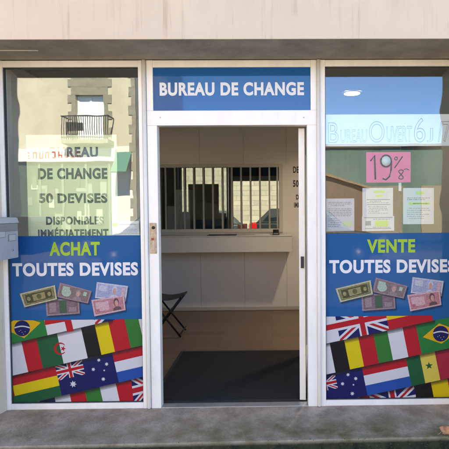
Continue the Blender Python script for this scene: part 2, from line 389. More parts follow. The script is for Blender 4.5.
# shopfront frame ------------------------------------------------
ZT = at(140, 60).z; ZG1 = at(140, 66.7).z; ZG0 = at(130, 403).z; ZB = at(150, 408.6).z
gL0, gL1 = gx(6.2), gx(140.5); pL = gx(148.4); dL = gx(158.8, 250); dR = gx(307.6, 250); pR = gx(317.3); gR0 = gx(325.6); gR1 = 1.392
ZSG1, ZSG0, ZTR = at(230, 66.9).z, at(230, 110.3).z, at(230, 125.2).z
sL, sR = gx(152.7, 88), gx(310.6, 88)
FY0, FY1 = .002, .062
def win(x0, x1, gx0, gx1, name='display_window'):
    f = MB()
    f.box(x0, gx0, FY0, FY1, ZB, ZT, FRAME); f.box(gx1, x1, FY0, FY1, ZB, ZT, FRAME)
    f.box(gx0, gx1, FY0+.001, FY1-.001, ZG1, ZT-.001, FRAME); f.box(gx0, gx1, FY0+.001, FY1-.001, ZB+.001, ZG0, FRAME)
    # glazing gasket
    g = .004
    fo = f.build(name, shop, .003)
    ga = MB(); 
    ga.box(gx0, gx0+g, FY0+.012, FY1-.02, ZG0, ZG1, FRAME2); ga.box(gx1-g, gx1, FY0+.012, FY1-.02, ZG0, ZG1, FRAME2)
    ga.box(gx0+g, gx1-g, FY0+.012, FY1-.02, ZG1-g, ZG1, FRAME2); ga.box(gx0+g, gx1-g, FY0+.012, FY1-.02, ZG0, ZG0+g, FRAME2)
    ga.build('gasket', fo)
    MB().box(gx0+.0005, gx1-.0005, .030, .036, ZG0+.0005, ZG1-.0005, GLASS).build('glass_pane', fo)
    return fo
win(XLb-.012, gx(144.3), gL0, gL1)
win(gx(320.4), XRb+.012, gR0, gR1)
df = MB()
df.box(pL+.0015, dL, FY0, FY1+.01, ZB, ZTR, FRAME); df.box(dR, pR-.0015, FY0, FY1+.01, ZB, ZTR, FRAME)
df.box(pL+.0015, pR-.0015, FY0-.001, FY1+.009, ZTR, ZSG0, FRAME)
df.box(pL+.0015, sL, FY0, FY1+.01, ZSG0, ZT, FRAME); df.box(sR, pR-.0015, FY0, FY1+.01, ZSG0, ZT, FRAME)
df.box(sL, sR, FY0+.001, FY1+.009, ZSG1, ZT-.001, FRAME)
dfo = df.build('door_frame', shop, .003)
MB().box(dL+.002, dR-.002, .003, .075, -.01, .006, mat('worn_aluminium', (.5, .49, .47), .4, metal=.6, var=.2)).build('threshold', dfo, .002)
lp = MB(); LOCKM = mat('worn_brass', (.38, .32, .26), .4, metal=.6, var=.35, scale=50); DK = mat('dark_hole', (.03, .025, .025), .6)
q0 = at(149.6, 223); q1 = at(156.8, 253.5)
lp.box(q0.x, q1.x, FY0-.006, FY0-.0005, q1.z, q0.z, LOCKM)
lk = lp.build('lock_plate', dfo, .002)
lp = MB(); xm = (q0.x+q1.x)/2
lp.lathe(0, 0, [(.012, -.004), (.012, .004)], DK, 16)
for i, v in enumerate(lp.v): lp.v[i] = Vector((xm+.004+v.x, FY0-.008+v.z, q0.z-.035+v.y))
lp.build('keyhole', lk); lp = MB(); lp.box(xm-.002, xm+.012, FY0-.009, FY0-.0065, q1.z+.03, q1.z+.10, mat('grey_steel', (.35, .35, .36), .35, metal=.8))
lp.box(xm-.014, xm+.006, FY0-.008, FY0-.0065, q1.z+.10, q1.z+.118, mat('red_wear', (.35, .06, .04), .6))
lp.build('latch', lk)
for xx, yb in ((pL-.0135, 411.6), (gx(318.9), 409.8)):
    zb = at(150 if xx < 0 else 320, yb).z
    MB().tube([(xx, -.004, max(zb, .003)-.0), (xx, -.004, max(zb, .003)+.006), (xx, -.004, ZT-.003)], [.011, .0145, .0145], STRIP, 14).build('cover_strip', dfo)
for px in (160.2, 303.8):
    pp = at(px, 117.5); MB().lathe(0, 0, [(.004, 0), (.003, .002)], LOCKM, 10)
    sc_ = MB(); sc_.lathe(0, 0, [(.0045, 0), (.004, .002), (.002, .0028)], mat('screw_grey', (.45, .44, .42), .4, metal=.6), 12); sc_.v = [Vector((pp.x+v.x, FY0-.0012-v.z, pp.z+v.y)) for v in sc_.v]; sc_.build('screw', dfo)
# door leaf, hinged on the right jamb and folded back into the room
ang = R(96); hx, hy = dR-.012, .085; LW = (dR-dL)-.03; LH0, LH1 = .012, ZTR-.008
u = Vector((math.cos(math.pi-ang), math.sin(math.pi-ang), 0)); nrm = Vector((-u.y, u.x, 0))
def leafbox(mb, s0, s1, t0, t1, z0, z1, mt):
    o = Vector((hx, hy, 0)); P = lambda s, t, z: o+u*s+nrm*t+Vector((0, 0, z))
    mb.hexa([P(s0,t0,z0), P(s1,t0,z0), P(s1,t1,z0), P(s0,t1,z0)], [P(s0,t0,z1), P(s1,t0,z1), P(s1,t1,z1), P(s0,t1,z1)], mt)
dl = MB()
for a_ in ((0, .08), (LW-.08, LW)): leafbox(dl, *a_, 0, .048, LH0, LH1, FRAME)
leafbox(dl, .08, LW-.08, .001, .047, LH1-.08, LH1, FRAME); leafbox(dl, .08, LW-.08, .001, .047, LH0, LH0+.12, FRAME)
dlo = dl.build('door', shop, .003)
g_ = MB(); leafbox(g_, .0805, LW-.0805, .02, .028, LH0+.1205, LH1-.0805, DGLASS); g_.build('glass_pane', dlo)
zh = at(304.5, 262, .1).z
g_ = MB(); leafbox(g_, -.012, .0, .010, .034, zh-.045, zh+.045, DK); g_.build('hinge', dlo)
g_ = MB(); leafbox(g_, LW-.055, LW-.025, .0485, .058, .95, 1.15, DK); leafbox(g_, LW-.16, LW-.03, .058, .075, 1.06, 1.08, DK); g_.build('handle', dlo)

# sign over the door ------------------------------------------------
sg = thing('shop_sign', 'blue sign with white capitals reading BUREAU DE CHANGE over the doorway', 'sign', ((sL+sR)/2, .02, ZSG0))
MB().box(sL+.0008, sR-.0008, .014, .03, ZSG0+.0008, ZSG1-.0008, SIGNB).build('panel', sg)
text(MB(), 'BUREAU DE CHANGE', (159.6, 82.2, 304, 95.6), .0134, WHITE, .042).build('lettering', sg)

# ------------------------------------------------------------------ printed vinyl graphics
def clip_poly(poly, x0, x1, z0, z1):
    for ax, lim, sgn in ((0, x0, 1), (0, x1, -1), (1, z0, 1), (1, z1, -1)):
        out = []
        for i in range(len(poly)):
            p, q = poly[i-1], poly[i]; dp, dq = (p[ax]-lim)*sgn, (q[ax]-lim)*sgn
            if (dp >= 0) != (dq >= 0):
                t = dp/(dp-dq); out.append((p[0]+(q[0]-p[0])*t, p[1]+(q[1]-p[1])*t))
            if dq >= 0: out.append(q)
        poly = out
        if len(poly) < 3: return []
    return poly
class Print:
    def __init__(s, x0, x1, z0, z1, Y): s.b = (x0, x1, z0, z1); s.Y = Y; s.n = 0
    def begin(s): s.mb = MB(); return s
    def poly(s, pts, mt, lay=0):                      # pts in photo pixels
        P = [(lambda w_: (w_.x, w_.z))(at(p[0], p[1], s.Y)) for p in pts]
        ar = sum(P[i-1][0]*P[i][1]-P[i][0]*P[i-1][1] for i in range(len(P)))
        if ar < 0: P = P[::-1]
        P = clip_poly(P, *s.b)
        if len(P) < 3: return
        y = s.Y-lay*.00015
        s.mb.add([(p[0], y, p[1]) for p in P], [tuple(range(len(P)))], mt)
    def end(s, name, parent):
        return s.mb.build(name, parent) if s.mb.f else None
def quadmap(q):
    (a0, a1, a2, a3) = q
    return lambda u_, v_: ((a0[0]*(1-u_)+a1[0]*u_)*(1-v_)+(a3[0]*(1-u_)+a2[0]*u_)*v_, (a0[1]*(1-u_)+a1[1]*u_)*(1-v_)+(a3[1]*(1-u_)+a2[1]*u_)*v_)
class Row:
    def __init__(s, x0, ymid, h, slope, lean): s.__dict__.update(x0=x0, y=ymid, h=h, s=slope, l=lean)
    def pt(s, x, v):
        t = (v-.5)*s.h/(1+s.l*abs(s.s)); return (x+s.l*t, s.y+s.s*(x-s.x0)+t)
    def quad(s, xa, xb): return (s.pt(xa, 0), s.pt(xb, 0), s.pt(xb, 1), s.pt(xa, 1))
def rect(pr, m_, u0, u1, v0, v1, mt, lay): pr.poly([m_(u0,v0), m_(u1,v0), m_(u1,v1), m_(u0,v1)], mt, lay)
def ell(pr, m_, cu_, cv, ru, rv, mt, lay, n_=24): pr.poly([m_(cu_+ru*math.cos(2*math.pi*i/n_), cv+rv*math.sin(2*math.pi*i/n_)) for i in range(n_)], mt, lay)
def star(pr, c_, r_, mt, lay, k=5, inn=.42, rot=-.2):
    pr_pts = [(c_[0]+(r_ if i % 2 == 0 else r_*inn)*math.sin(math.pi*i/k+rot), c_[1]-(r_ if i % 2 == 0 else r_*inn)*math.cos(math.pi*i/k+rot)) for i in range(2*k)]
    for i in range(0, 2*k, 2): pr.poly([c_, pr_pts[i-1], pr_pts[i], pr_pts[(i+1) % (2*k)]], mt, lay)
def jack(pr, m_, lay, bgm=NAVY):
    rect(pr, m_, 0, 1, 0, 1, bgm, lay)
    def diag(a_, b_, w_, mt, l_):
        dx, dy = (b_[0]-a_[0])*2, (b_[1]-a_[1]); L_ = math.hypot(dx, dy); nx, ny = -dy/L_*w_/2, dx/L_*w_
        pts = [(a_[0]+nx, a_[1]+ny), (b_[0]+nx, b_[1]+ny), (b_[0]-nx, b_[1]-ny), (a_[0]-nx, a_[1]-ny)]
        P = clip_poly(pts, 0, 1, 0, 1); 
        if P: pr.poly([m_(*p) for p in P], mt, l_)
    for A, B in (((0,0),(1,1)), ((0,1),(1,0))): diag(A, B, .115, WHT, lay+1)
    for A, B in (((0,0),(1,1)), ((0,1),(1,0))): diag(A, B, .04, RED, lay+2)
    rect(pr, m_, 0, 1, .33, .67, WHT, lay+3); rect(pr, m_, .415, .585, 0, 1, WHT, lay+3.2)
    rect(pr, m_, 0, 1, .41, .59, RED, lay+4); rect(pr, m_, .45, .55, 0, 1, RED, lay+4.2)
def vbars(pr, row, xs, mts, lay):
    for i, mt in enumerate(mts): pr.poly(row.quad(xs[i], xs[i+1]), mt, lay+i*.01)
def hbars(pr, row, xa, xb, mts, lay):
    m_ = quadmap(row.quad(xa, xb)); k = len(mts)
    for i, mt in enumerate(mts): rect(pr, m_, 0, 1, i/k, (i+1)/k, mt, lay)
    return m_
def brazil(pr, quad, lay, cen=(.5, .5), tips=None):
    m_ = quadmap(quad); rect(pr, m_, 0, 1, 0, 1, BRG, lay)
    pr.poly(tips, GLD, lay+1)
    cx_ = (tips[0][0]+tips[2][0])/2; cy_ = (tips[1][1]+tips[3][1])/2
    pr.poly([(cen[0]+7.9*math.cos(i*.2618), cen[1]+7.9*math.sin(i*.2618)) for i in range(24)], NAVY, lay+2)
    band = [(cen[0]-7.6+15.2*i/8, cen[1]-1.2-1.6*math.sin(math.pi*i/8)) for i in range(9)]
    pr.poly(band+[(p[0], p[1]+1.3) for p in band[::-1]], WHT, lay+3)
    for dx, dy in ((-3, 3), (0, 4), (3, 3.2), (1.4, 5.8), (-1.4, 1.9)): star(pr, (cen[0]+dx, cen[1]+dy), .55, WHT, lay+3)

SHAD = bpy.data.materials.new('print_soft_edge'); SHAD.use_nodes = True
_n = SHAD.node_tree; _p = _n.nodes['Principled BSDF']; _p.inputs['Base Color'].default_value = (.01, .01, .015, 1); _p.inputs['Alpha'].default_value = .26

NOTE = {k: mat('note_'+k, tuple(c*.78 for c in lin(*v)), .5, var=.3, scale=90, spec=.15) for k, v in dict(cream=(196,192,160), olive=(104,104,70), dolive=(84,84,58), tan=(160,150,110), plum=(158,136,144), dplum=(120,96,106), mint=(170,196,178), brown=(128,110,106), pale=(196,198,216), lav=(150,160,200), rose=(214,176,184), drose=(186,112,124), dark=(110,84,92), skin=(206,160,150), dgreen=(74,100,84)).items()}
def banknotes(pr, dx, dy, parent, lay):
    T = lambda q: tuple((p[0]+dx, p[1]+dy) for p in q)
    def note(q, border, inner, parts, l_):
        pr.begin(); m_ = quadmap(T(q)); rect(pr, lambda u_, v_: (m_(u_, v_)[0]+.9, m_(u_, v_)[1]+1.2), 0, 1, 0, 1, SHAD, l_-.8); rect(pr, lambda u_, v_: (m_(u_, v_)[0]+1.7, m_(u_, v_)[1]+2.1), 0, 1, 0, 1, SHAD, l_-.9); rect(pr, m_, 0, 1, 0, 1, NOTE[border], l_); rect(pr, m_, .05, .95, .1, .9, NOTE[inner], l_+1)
        for ip, (kind, a1, b1, a2, b2, c_) in enumerate(parts):
            if kind == 'p':                           # a printed portrait: shoulders, hair, face
                pr.poly([m_(a1-.13, .9), m_(a1-.11, .74), m_(a1-.04, .66), m_(a1+.05, .66), m_(a1+.12, .74), m_(a1+.14, .9)], NOTE[c_], l_+2.5+ip*.3)
                ell(pr, m_, a1, b1-.05, .085, .27, NOTE[c_], l_+2.6+ip*.3, 14); ell(pr, m_, a1+.005, b1+.02, .055, .2, NOTE['skin'], l_+2.7+ip*.3, 14)
            elif kind in 'es': ell(pr, m_, a1, b1, a2, b2, NOTE[c_], l_+2+ip*.3, 16)
            else: rect(pr, m_, a1, a2, b1, b2, NOTE[c_], l_+2+ip*.3)
        for i in range(11):                          # fine engraving lines
            v = .14+.068*i; pr.poly([m_(.07+.86*k/12, v+.018*math.sin(k*1.3+i)) for k in range(13)]+[m_(.07+.86*k/12, v+.02+.018*math.sin(k*1.3+i)) for k in range(12, -1, -1)], NOTE[border], l_+1.4+.01*i)
        pr.end('banknote', parent)
    note(((45.6,299.5),(79,298),(79.8,313.6),(46.6,316)), 'plum', 'dplum', [('r', .4, .1, .62, .9, 'dgreen'), ('r', .1, .2, .3, .8, 'plum'), ('r', .68, .55, .9, .85, 'plum')], lay)
    note(((60,282.5),(91.7,291),(88,303.5),(56.8,297)), 'plum', 'brown', [('r', .12, .15, .34, .6, 'mint'), ('e', .26, .55, .15, .3, 'mint'), ('p', .62, .45, 0, 0, 'plum'), ('r', .78, .2, .88, .5, 'mint')], lay+4)
    note(((19.8,293.7),(54.9,285.1),(57.2,299.2),(24.5,307.3)), 'cream', 'olive', [('r', .12, .2, .88, .8, 'dolive'), ('r', .32, .28, .68, .74, 'tan'), ('s', .5, .5, .07, .18, 'olive'), ('s', .2, .5, .05, .15, 'tan'), ('s', .8, .5, .05, .15, 'tan')], lay+8)
    note(((96.8,282),(128,286),(125.7,301.5),(95,298)), 'pale', 'lav', [('r', .1, .15, .35, .5, 'pale'), ('p', .6, .42, 0, 0, 'pale'), ('r', .82, .15, .93, .85, 'rose')], lay+4)
    note(((91.4,300),(124,295.3),(125.7,310),(94.5,316.3)), 'rose', 'drose', [('r', .1, .2, .5, .75, 'rose'), ('p', .74, .42, 0, 0, 'dark'), ('r', .1, .62, .2, .8, 'drose')], lay+8)
YV = .0292
def graphic(name, label, x0, x1, zt, word, wbox, tbox, dxn, dyn, yflag, left):
    g = thing(name, label, 'window sticker', ((x0+x1)/2, YV, ZG0))
    MB().box(x0, x1, YV, .0298, ZG0+.004, zt, BLUE).build('backing', g)
    text(MB(), word, wbox, YV-.0003, LIME, .04).build('lettering', g)
    text(MB(), 'TOUTES DEVISES', tbox, YV-.0003, WHITE, .042, clip=x1-.002).build('lettering', g)
    zf = at(75 if left else 385, yflag).z
    pr = Print(x0, x1, ZG0+.004, zt, YV-.0003); banknotes(pr, dxn, dyn, g, 1)
    pr = Print(x0, x1, ZG0+.004, zf, YV-.0003)
    if left:
        r1, r2, r3, r4 = [Row(75, y, 32, -.233, .225) for y in (312.8, 345, 376.6, 408.4)]
    else:
        r1, r2, r3, r4 = [Row(379, y, 31, -.213, .2) for y in (316.6, 347.6, 377.5, 407.5)]
    def flag(fn): pr.begin(); fn(); pr.end('flag', g)
    # a soft dark line printed under each row of flags
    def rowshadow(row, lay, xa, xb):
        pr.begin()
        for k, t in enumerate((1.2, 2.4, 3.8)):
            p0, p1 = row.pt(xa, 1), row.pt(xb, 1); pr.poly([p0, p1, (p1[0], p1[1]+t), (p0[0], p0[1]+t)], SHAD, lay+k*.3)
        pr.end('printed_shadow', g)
    if left:
        flag(lambda: vbars(pr, r4, (5, 24, 43), (DGRN, WHT), 1))
        flag(lambda: vbars(pr, r4, (43, 58, 73, 88), (NAVY, WHT, RED), 1))
        flag(lambda: vbars(pr, r4, (88, 103, 119, 131), (GRN, WHT, RED), 1))
        flag(lambda: (vbars(pr, r4, (119.5, 160), (RED,), 1), jack(pr, quadmap(((131, 377), (163, 370), (166, 396), (134, 405))), 2)))
        rowshadow(r3, 8, 0, 160)
        flag(lambda: (hbars(pr, r3, 10, 58.5, (RED, YEL, DGRN), 10), pr.poly([(9.5, 383), (12, 382.5), (15, 396), (11, 397)], RED, 10.5)))
        def aus():
            m_ = quadmap(r3.quad(58.5, 115.5)); rect(pr, m_, 0, 1, 0, 1, NAVY, 10); jack(pr, lambda u_, v_: m_(u_*.47, v_*.5), 11)
            for p_, r_ in (((73.3, 384), 3.6), ((98.9, 360), 2), ((106.7, 364), 2.1), ((93.4, 369.3), 2.1), ((104.3, 370.3), 1.1), ((103.4, 379), 2.2)): star(pr, p_, r_, WHT, 12, 7, .5)
        flag(aus)
        flag(lambda: hbars(pr, r3, 115.5, 170, (RED, WHT, RBL), 10))
        rowshadow(r2, 18, 0, 160)
        flag(lambda: vbars(pr, r2, (6, 25, 39.8), (WHT, RED), 20))
        def alg():
            vbars(pr, r2, (39.8, 60.5, 84.5), (DGRN, WHT), 20)
            c_ = (60.3, 348.5)
            pr.poly([(c_[0]+6.2*math.cos(i*.35+.6), c_[1]+6.2*math.sin(i*.35+.6)) for i in range(15)]+[(c_[0]+.9+4.7*math.cos(i*.35+.75), c_[1]+4.7*math.sin(i*.35+.75)) for i in range(14, -1, -1)], RED, 21)
            star(pr, (c_[0]+3, c_[1]), 3, RED, 21, 5, .4, .3)
        flag(alg)
        flag(lambda: vbars(pr, r2, (84.5, 98.2, 111.7, 127.6), (BLK, YEL, RED), 20))
        flag(lambda: vbars(pr, r2, (127.6, 141, 160), (GRN, WHT), 20))
        rowshadow(r1, 28, 0, 110)
        flag(lambda: brazil(pr, r1.quad(-10, 44.5), 30, (22.5, 328.2), ((3, 328), (20, 316), (41, 322.5), (24.5, 338))))
        flag(lambda: (vbars(pr, r1, (44.5, 92), (WHT,), 30), pr.poly([(64, 318), (71, 318), (74, 331), (67.5, 332)], RED, 31), pr.poly([(45, 318), (68, 318), (68, 321), (45, 325)], RED, 31.6)))
        flag(lambda: jack(pr, quadmap(r1.quad(92, 140)), 30))
    else:
        flag(lambda: vbars(pr, r4, (318, 345, 362, 378), (NAVY, WHT, RED), 1))
        flag(lambda: jack(pr, quadmap(r4.quad(372, 416.5)), 2))
        flag(lambda: vbars(pr, r4, (416.5, 433.5, 450, 466), (BLK, YEL, RED), 1))
        rowshadow(r3, 8, 310, 480)
        def aus():
            m_ = quadmap(r3.quad(310, 364.5)); rect(pr, m_, 0, 1, 0, 1, NAVY, 10); jack(pr, quadmap(((312, 379.5), (335, 374.5), (338, 388), (315, 393))), 11)
            for p_, r_ in (((348, 374.6), 2), ((355.7, 378.5), 2.1), ((342.5, 383.7), 2.1), ((353.4, 384.7), 1.1), ((352.3, 393.5), 2.2), ((322, 396.5), 3.6)): star(pr, p_, r_, WHT, 12, 7, .5)
        flag(aus)
        flag(lambda: hbars(pr, r3, 364.5, 408.5, (RED, WHT, RBL), 10))
        flag(lambda: (vbars(pr, r3, (408.5, 422.3, 437.3, 453), (DGRN, PALEY, CRIM), 10), star(pr, (429, 365.7), 4, DGRN, 11, 5, .42, -.1)))
        rowshadow(r2, 18, 310, 480)
        flag(lambda: vbars(pr, r2, (310, 332.5), (WHT,), 20))
        flag(lambda: vbars(pr, r2, (332.5, 347, 361, 376), (BLK, YEL, RED), 20))
        flag(lambda: vbars(pr, r2, (376, 390, 405.3, 418.5), (GRN, WHT, RED), 20))
        flag(lambda: brazil(pr, r2.quad(418.5, 466), 20, (440.6, 333.6), ((422.7, 337), (439, 323.3), (458.5, 330.5), (441.4, 343.6))))
        rowshadow(r1, 28, 310, 432)
        def uk():
            vbars(pr, r1, (310, 384.5), (WHT,), 30)
            m_ = quadmap(r1.quad(337, 386)); jack(pr, m_, 31)
            mm = quadmap(r1.quad(310, 337)); rect(pr, mm, 0, 1, .41, .59, RED, 32)
        flag(uk)
        flag(lambda: hbars(pr, r1, 386, 430, (RED, YEL, RED), 30))
    return g
graphic('window_sticker', 'blue window sticker reading ACHAT TOUTES DEVISES above banknotes and flags', gL0+.006, gL1-.006, at(75, 236).z, 'ACHAT', (49.3, 241.8, 99.8, 255.8), (12.3, 262.6, 138, 276), 0, 0, 320.6, True)
graphic('window_sticker', 'blue window sticker reading VENTE TOUTES DEVISES above banknotes and flags', gR0+.006, gR1-.006, at(385, 233.4).z, 'VENTE', (367, 239.3, 415.2, 252.8), (329.2, 259.5, 455, 273), 315.7, -5, 316.8, False)

# ------------------------------------------------------------------ papers behind the glass
YP = .038
def sheet(name, label, cat, box, mt, group=None, Y=YP, bow=.004, parts=()):
    x0, y0, x1, y1 = box; p0 = at(x0, y0, Y); p1 = at(x1, y1, Y)
    g = thing(name, label, cat, ((p0.x+p1.x)/2, Y, p1.z), group)
    MB().box(p0.x, p1.x, Y, Y+.0008, p1.z, p0.z, mt).build('sheet', g)
    for kind, arg, col in parts:
        if kind == 't': text(MB(), arg[0], arg[1], Y-.0006, col, arg[2] if len(arg) > 2 else .012).build('lettering', g)
        elif kind == 'l':
            mb = MB()
            for (a0, b0, a1, b1) in arg:
                u0, u1 = at(a0, b0, Y), at(a1, b1, Y); mb.box(u0.x, u1.x, Y-.0005, Y-.0001, u1.z, u0.z, col)
                if len(arg) < 5: mb.build('highlight_mark' if col is HIL else 'printed_mark', g); mb = MB()
            if mb.f: mb.build('printed_lines', g)
        elif kind == 'o': text(MB(), arg[0], arg[1], Y-.0012, col, 0, arg[2]).build('lettering', g)
    return g
def words(x0, y0, x1, rows, dy, h, seed, short=.25):
    rn = random.Random(seed); out = []
    for k in range(rows):
        x = x0+(rn.uniform(0, 3) if rn.random() < .3 else 0); xe = x1-(x1-x0)*(rn.uniform(0, short*2) if rn.random() < .4 else 0)
        while x < xe-.6:
            L_ = min(rn.uniform(.9, 3.6), xe-x); out.append((x, y0+dy*k, x+L_, y0+dy*k+h)); x += L_+.55
    return out
YPAPER = mat('pale_yellow_paper', (.80, .83, .47), .55, var=.05, scale=3)
mat('blue_grey_ink', (.28, .31, .37), .6); PINK = mat('pink_card', (1.0, .085, .34), .6); HIL = mat('highlighter_green', (.55, .80, .15), .6); GREYINK = mat('grey_ink', (.22, .24, .27), .6)
FADED = mat('faded_blue_ink', (.42, .46, .52), .6); BANN = mat('banner_paper', (.80, .83, .85), .6)
sheet('poster', 'pale yellow poster in the left window listing DE CHANGE 50 DEVISES in black', 'poster', (26, 135, 118.4, 239), YPAPER, parts=(
    ('t', ('BUREAU', (50, 147, 98, 157.5), .045), INK), ('t', ('DE CHANGE', (38, 168, 107.3, 179.3), .045), INK), ('t', ('50', (39, 193.2, 53, 203.2), .045), INK), ('t', ('DEVISES', (57.5, 193.2, 107.3, 203.2), .045), INK),
    ('t', ('DISPONIBLES', (46, 216.4, 103.5, 224.8), .045), INK), ('t', ('IMM\u00c9DIATEMENT', (38, 227.3, 108.5, 237.2), .045), INK)))
sheet('notice_sheet', 'small white notice with green heading at the lower right corner of the left window', 'notice', (110.5, 221.2, 139.3, 237.5), PAPER, Y=.0365, parts=(
    ('l', [(112.5, 223, 118, 226.2)], MATS['highlighter_green']), ('l', [(120, 223.8, 136, 225)]+words(113, 227.6, 137.5, 6, 1.45, .6, 3), FADED)))
sheet('paper_banner', 'long white paper banner with outlined capitals reading BUREAU OUVERT 6J/7', 'banner', (325.9, 114.6, 453, 145.8), BANN, parts=(
    ('o', ('B', (328.4, 122.4, 338.5, 143), .012), GREYINK), ('o', ('UREAU', (340.5, 129.5, 367, 142.5), .012), GREYINK), ('o', ('O', (369, 121.2, 384.5, 142.5), .012), GREYINK),
    ('o', ('UVERT', (386.5, 126, 412, 142), .012), GREYINK), ('o', ('6', (414, 117.5, 425.5, 142.5), .012), GREYINK), ('o', ('J', (427, 128, 433, 142), .012), GREYINK), ('o', ('/7', (438, 121, 450, 142), .012), GREYINK)))
PURP = mat('purple_marker', (.05, .006, .06), .5); DISC = mat('pale_reflection', (.62, .72, .74), .5)
pk = sheet('price_card', 'bright pink card with hand drawn 19 % in purple marker', 'card', (366.2, 152.2, 410.6, 182.4), PINK)
Yq = YP-.0012
def marks(name, *strokes):
    mk = MB()
    for pts, r_ in strokes: mk.tube([at(x_, y_, Yq) for x_, y_ in pts], r_, PURP, 6)
    mk.build(name, pk)
marks('digit', ([(370.5, 161), (374.5, 155.5), (375, 168), (375.3, 179.5)], .0062))
marks('digit', ([(386+5.3*math.cos(i*.45), 161+5.9*math.sin(i*.45)) for i in range(15)]+[(391.2, 165), (391, 170), (389.5, 176.5), (385.8, 179.8), (382.5, 178.5)], .006))
marks('slash', ([(402.5, 156.5), (394.5, 168)], .0042))
marks('small_ring', ([(396+1.4*math.cos(i*.7), 158.5+1.6*math.sin(i*.7)) for i in range(10)], .0034))
marks('small_digit', ([(401+2.2*math.sin(i*.35), 174.5-4.6*math.cos(i*.175)) for i in range(37)], .0038))
marks('small_dash', ([(404, 169.5), (406.5, 168.8), (409, 170)], .003))
dm = MB(); dm.lathe(0, 0, [(.036, 0), (.036, .0012)], DISC, 28); cc = at(386, 161, YP-.002)  # pale disc stands in for a round reflection over the card
dm.v = [Vector((cc.x+v.x, cc.y-v.z, cc.z+v.y)) for v in dm.v]; dm.build('reflection_disc', pk)
sheet('paper_tape', 'tiny white tape strip hanging below the pink card', 'tape', (398.6, 182.8, 401.4, 191), PAPER, Y=.0372)
sheet('notice_sheet', 'white printed sheet with ruled lines below the left end of the pink card', 'notice', (362.4, 188, 393, 218), PAPER, parts=(
    ('l', [(374, 190.5, 385, 193), (376, 194.5, 383, 197)], HIL), ('l', [(366.5, 199.3, 390, 199.9), (367, 204.3, 390, 204.8)]+words(367, 201, 389, 2, 1.5, .5, 8)+words(368, 206.5, 388, 5, 1.6, .5, 9), GREYINK)))
sheet('notice_sheet', 'low wide white slip with a logo square overlapping the ruled sheet', 'notice', (362, 216.3, 394.2, 230.8), PAPER, Y=.0368, parts=(
    ('l', [(364, 217.3, 392.5, 217.9), (365.5, 221, 371, 225.5), (365, 228.3, 391, 228.8)]+words(373, 218.9, 391, 1, 1, .6, 10)+words(373, 227, 390, 1, 1, .5, 11), GREYINK), ('l', [(375, 220.6, 388, 226.4)], HIL)))
sheet('notice_sheet', 'plain white sheet with two green highlighted lines, rightmost below the banner', 'notice', (403.2, 188, 433.8, 224), PAPER, parts=(
    ('l', [(416, 191.5, 424, 194.3), (409, 202.5, 430, 204.6)], HIL), ('l', words(407, 197.6, 430, 2, 1.6, .8, 12)+words(411, 203.2, 428, 1, 1, .7, 13)+words(407, 208, 430, 6, 2, .6, 14), MATS['blue_grey_ink'])))
sheet('notice_sheet', 'greyish printed sheet with faint blue paragraphs beside the white door post', 'notice', (326, 198.6, 354.3, 231), mat('grey_paper', (.62, .63, .68), .7), Y=.0385, parts=(
    ('l', words(328.5, 202, 351.5, 3, 1.6, .8, 5)+words(328.5, 208.5, 351.5, 5, 1.7, .8, 6)+words(328.5, 218.5, 342, 5, 1.9, .8, 7), MATS['blue_grey_ink']), ('l', [(343, 221.5, 352, 226)], mat('pale_green_mark', (.55, .68, .4), .6))))

# ------------------------------------------------------------------ mailbox on the left reveal
XM = at(18.2, 237, -.055).x
mb0, mb1 = -.375, -.055
zt_ = at(17.5, 217, -.055).z; zb_ = at(18, 257.3, -.055).z
MET = mat('grey_enamel', (.42, .43, .44), .38, var=.08, scale=8); MET2 = mat('dark_grey_enamel', (.22, .23, .24), .4)
mbx = thing('mailbox', 'grey metal letterbox with two label slots on the left reveal of the shopfront', 'mailbox', (XM-.07, (mb0+mb1)/2, zb_))
MB().box(XM-.16, XM, mb0, mb1, zb_, zt_-.045, MET).build('body', mbx, .004)
MB().prism([(XM-.165, zt_-.043), (XM+.008, zt_-.043), (XM-.006, zt_-.004), (XM-.03, zt_), (XM-.165, zt_)], mb0-.004, mb1+.004, MET).build('lid', mbx, .002)
zf1, zf0 = at_x(12, 224, XM).z, at_x(12, 231, XM).z
MB().box(XM+.0005, XM+.007, mb0+.02, mb1-.015, zf0, zf1, MET2).build('flap', mbx, .002)
lk_ = MB(); lk_.lathe(0, 0, [(.009, 0), (.009, .003), (.006, .004)], mat('lock_steel', (.5, .5, .5), .3, metal=.8), 16); zl_ = zb_+.06
lk_.v = [Vector((XM+.0005+v.z, mb1-.075+v.x, zl_+v.y)) for v in lk_.v]; lk_.build('lock', mbx)
for pa, pb, qa, qb in ((8, 15.6, 234.6, 240.6), (-6, 5, 231.5, 237.5)):
    A, B = at_x(pa, qa, XM), at_x(pb, qb, XM)
    ho = MB().box(XM+.0005, XM+.004, A.y, B.y, B.z, A.z, MET2).build('label_holder', mbx)
    MB().box(XM+.0042, XM+.005, A.y+.006, B.y-.006, B.z+.004, A.z-.004, mat('grey_label', (.5, .5, .5), .5)).build('label', ho)

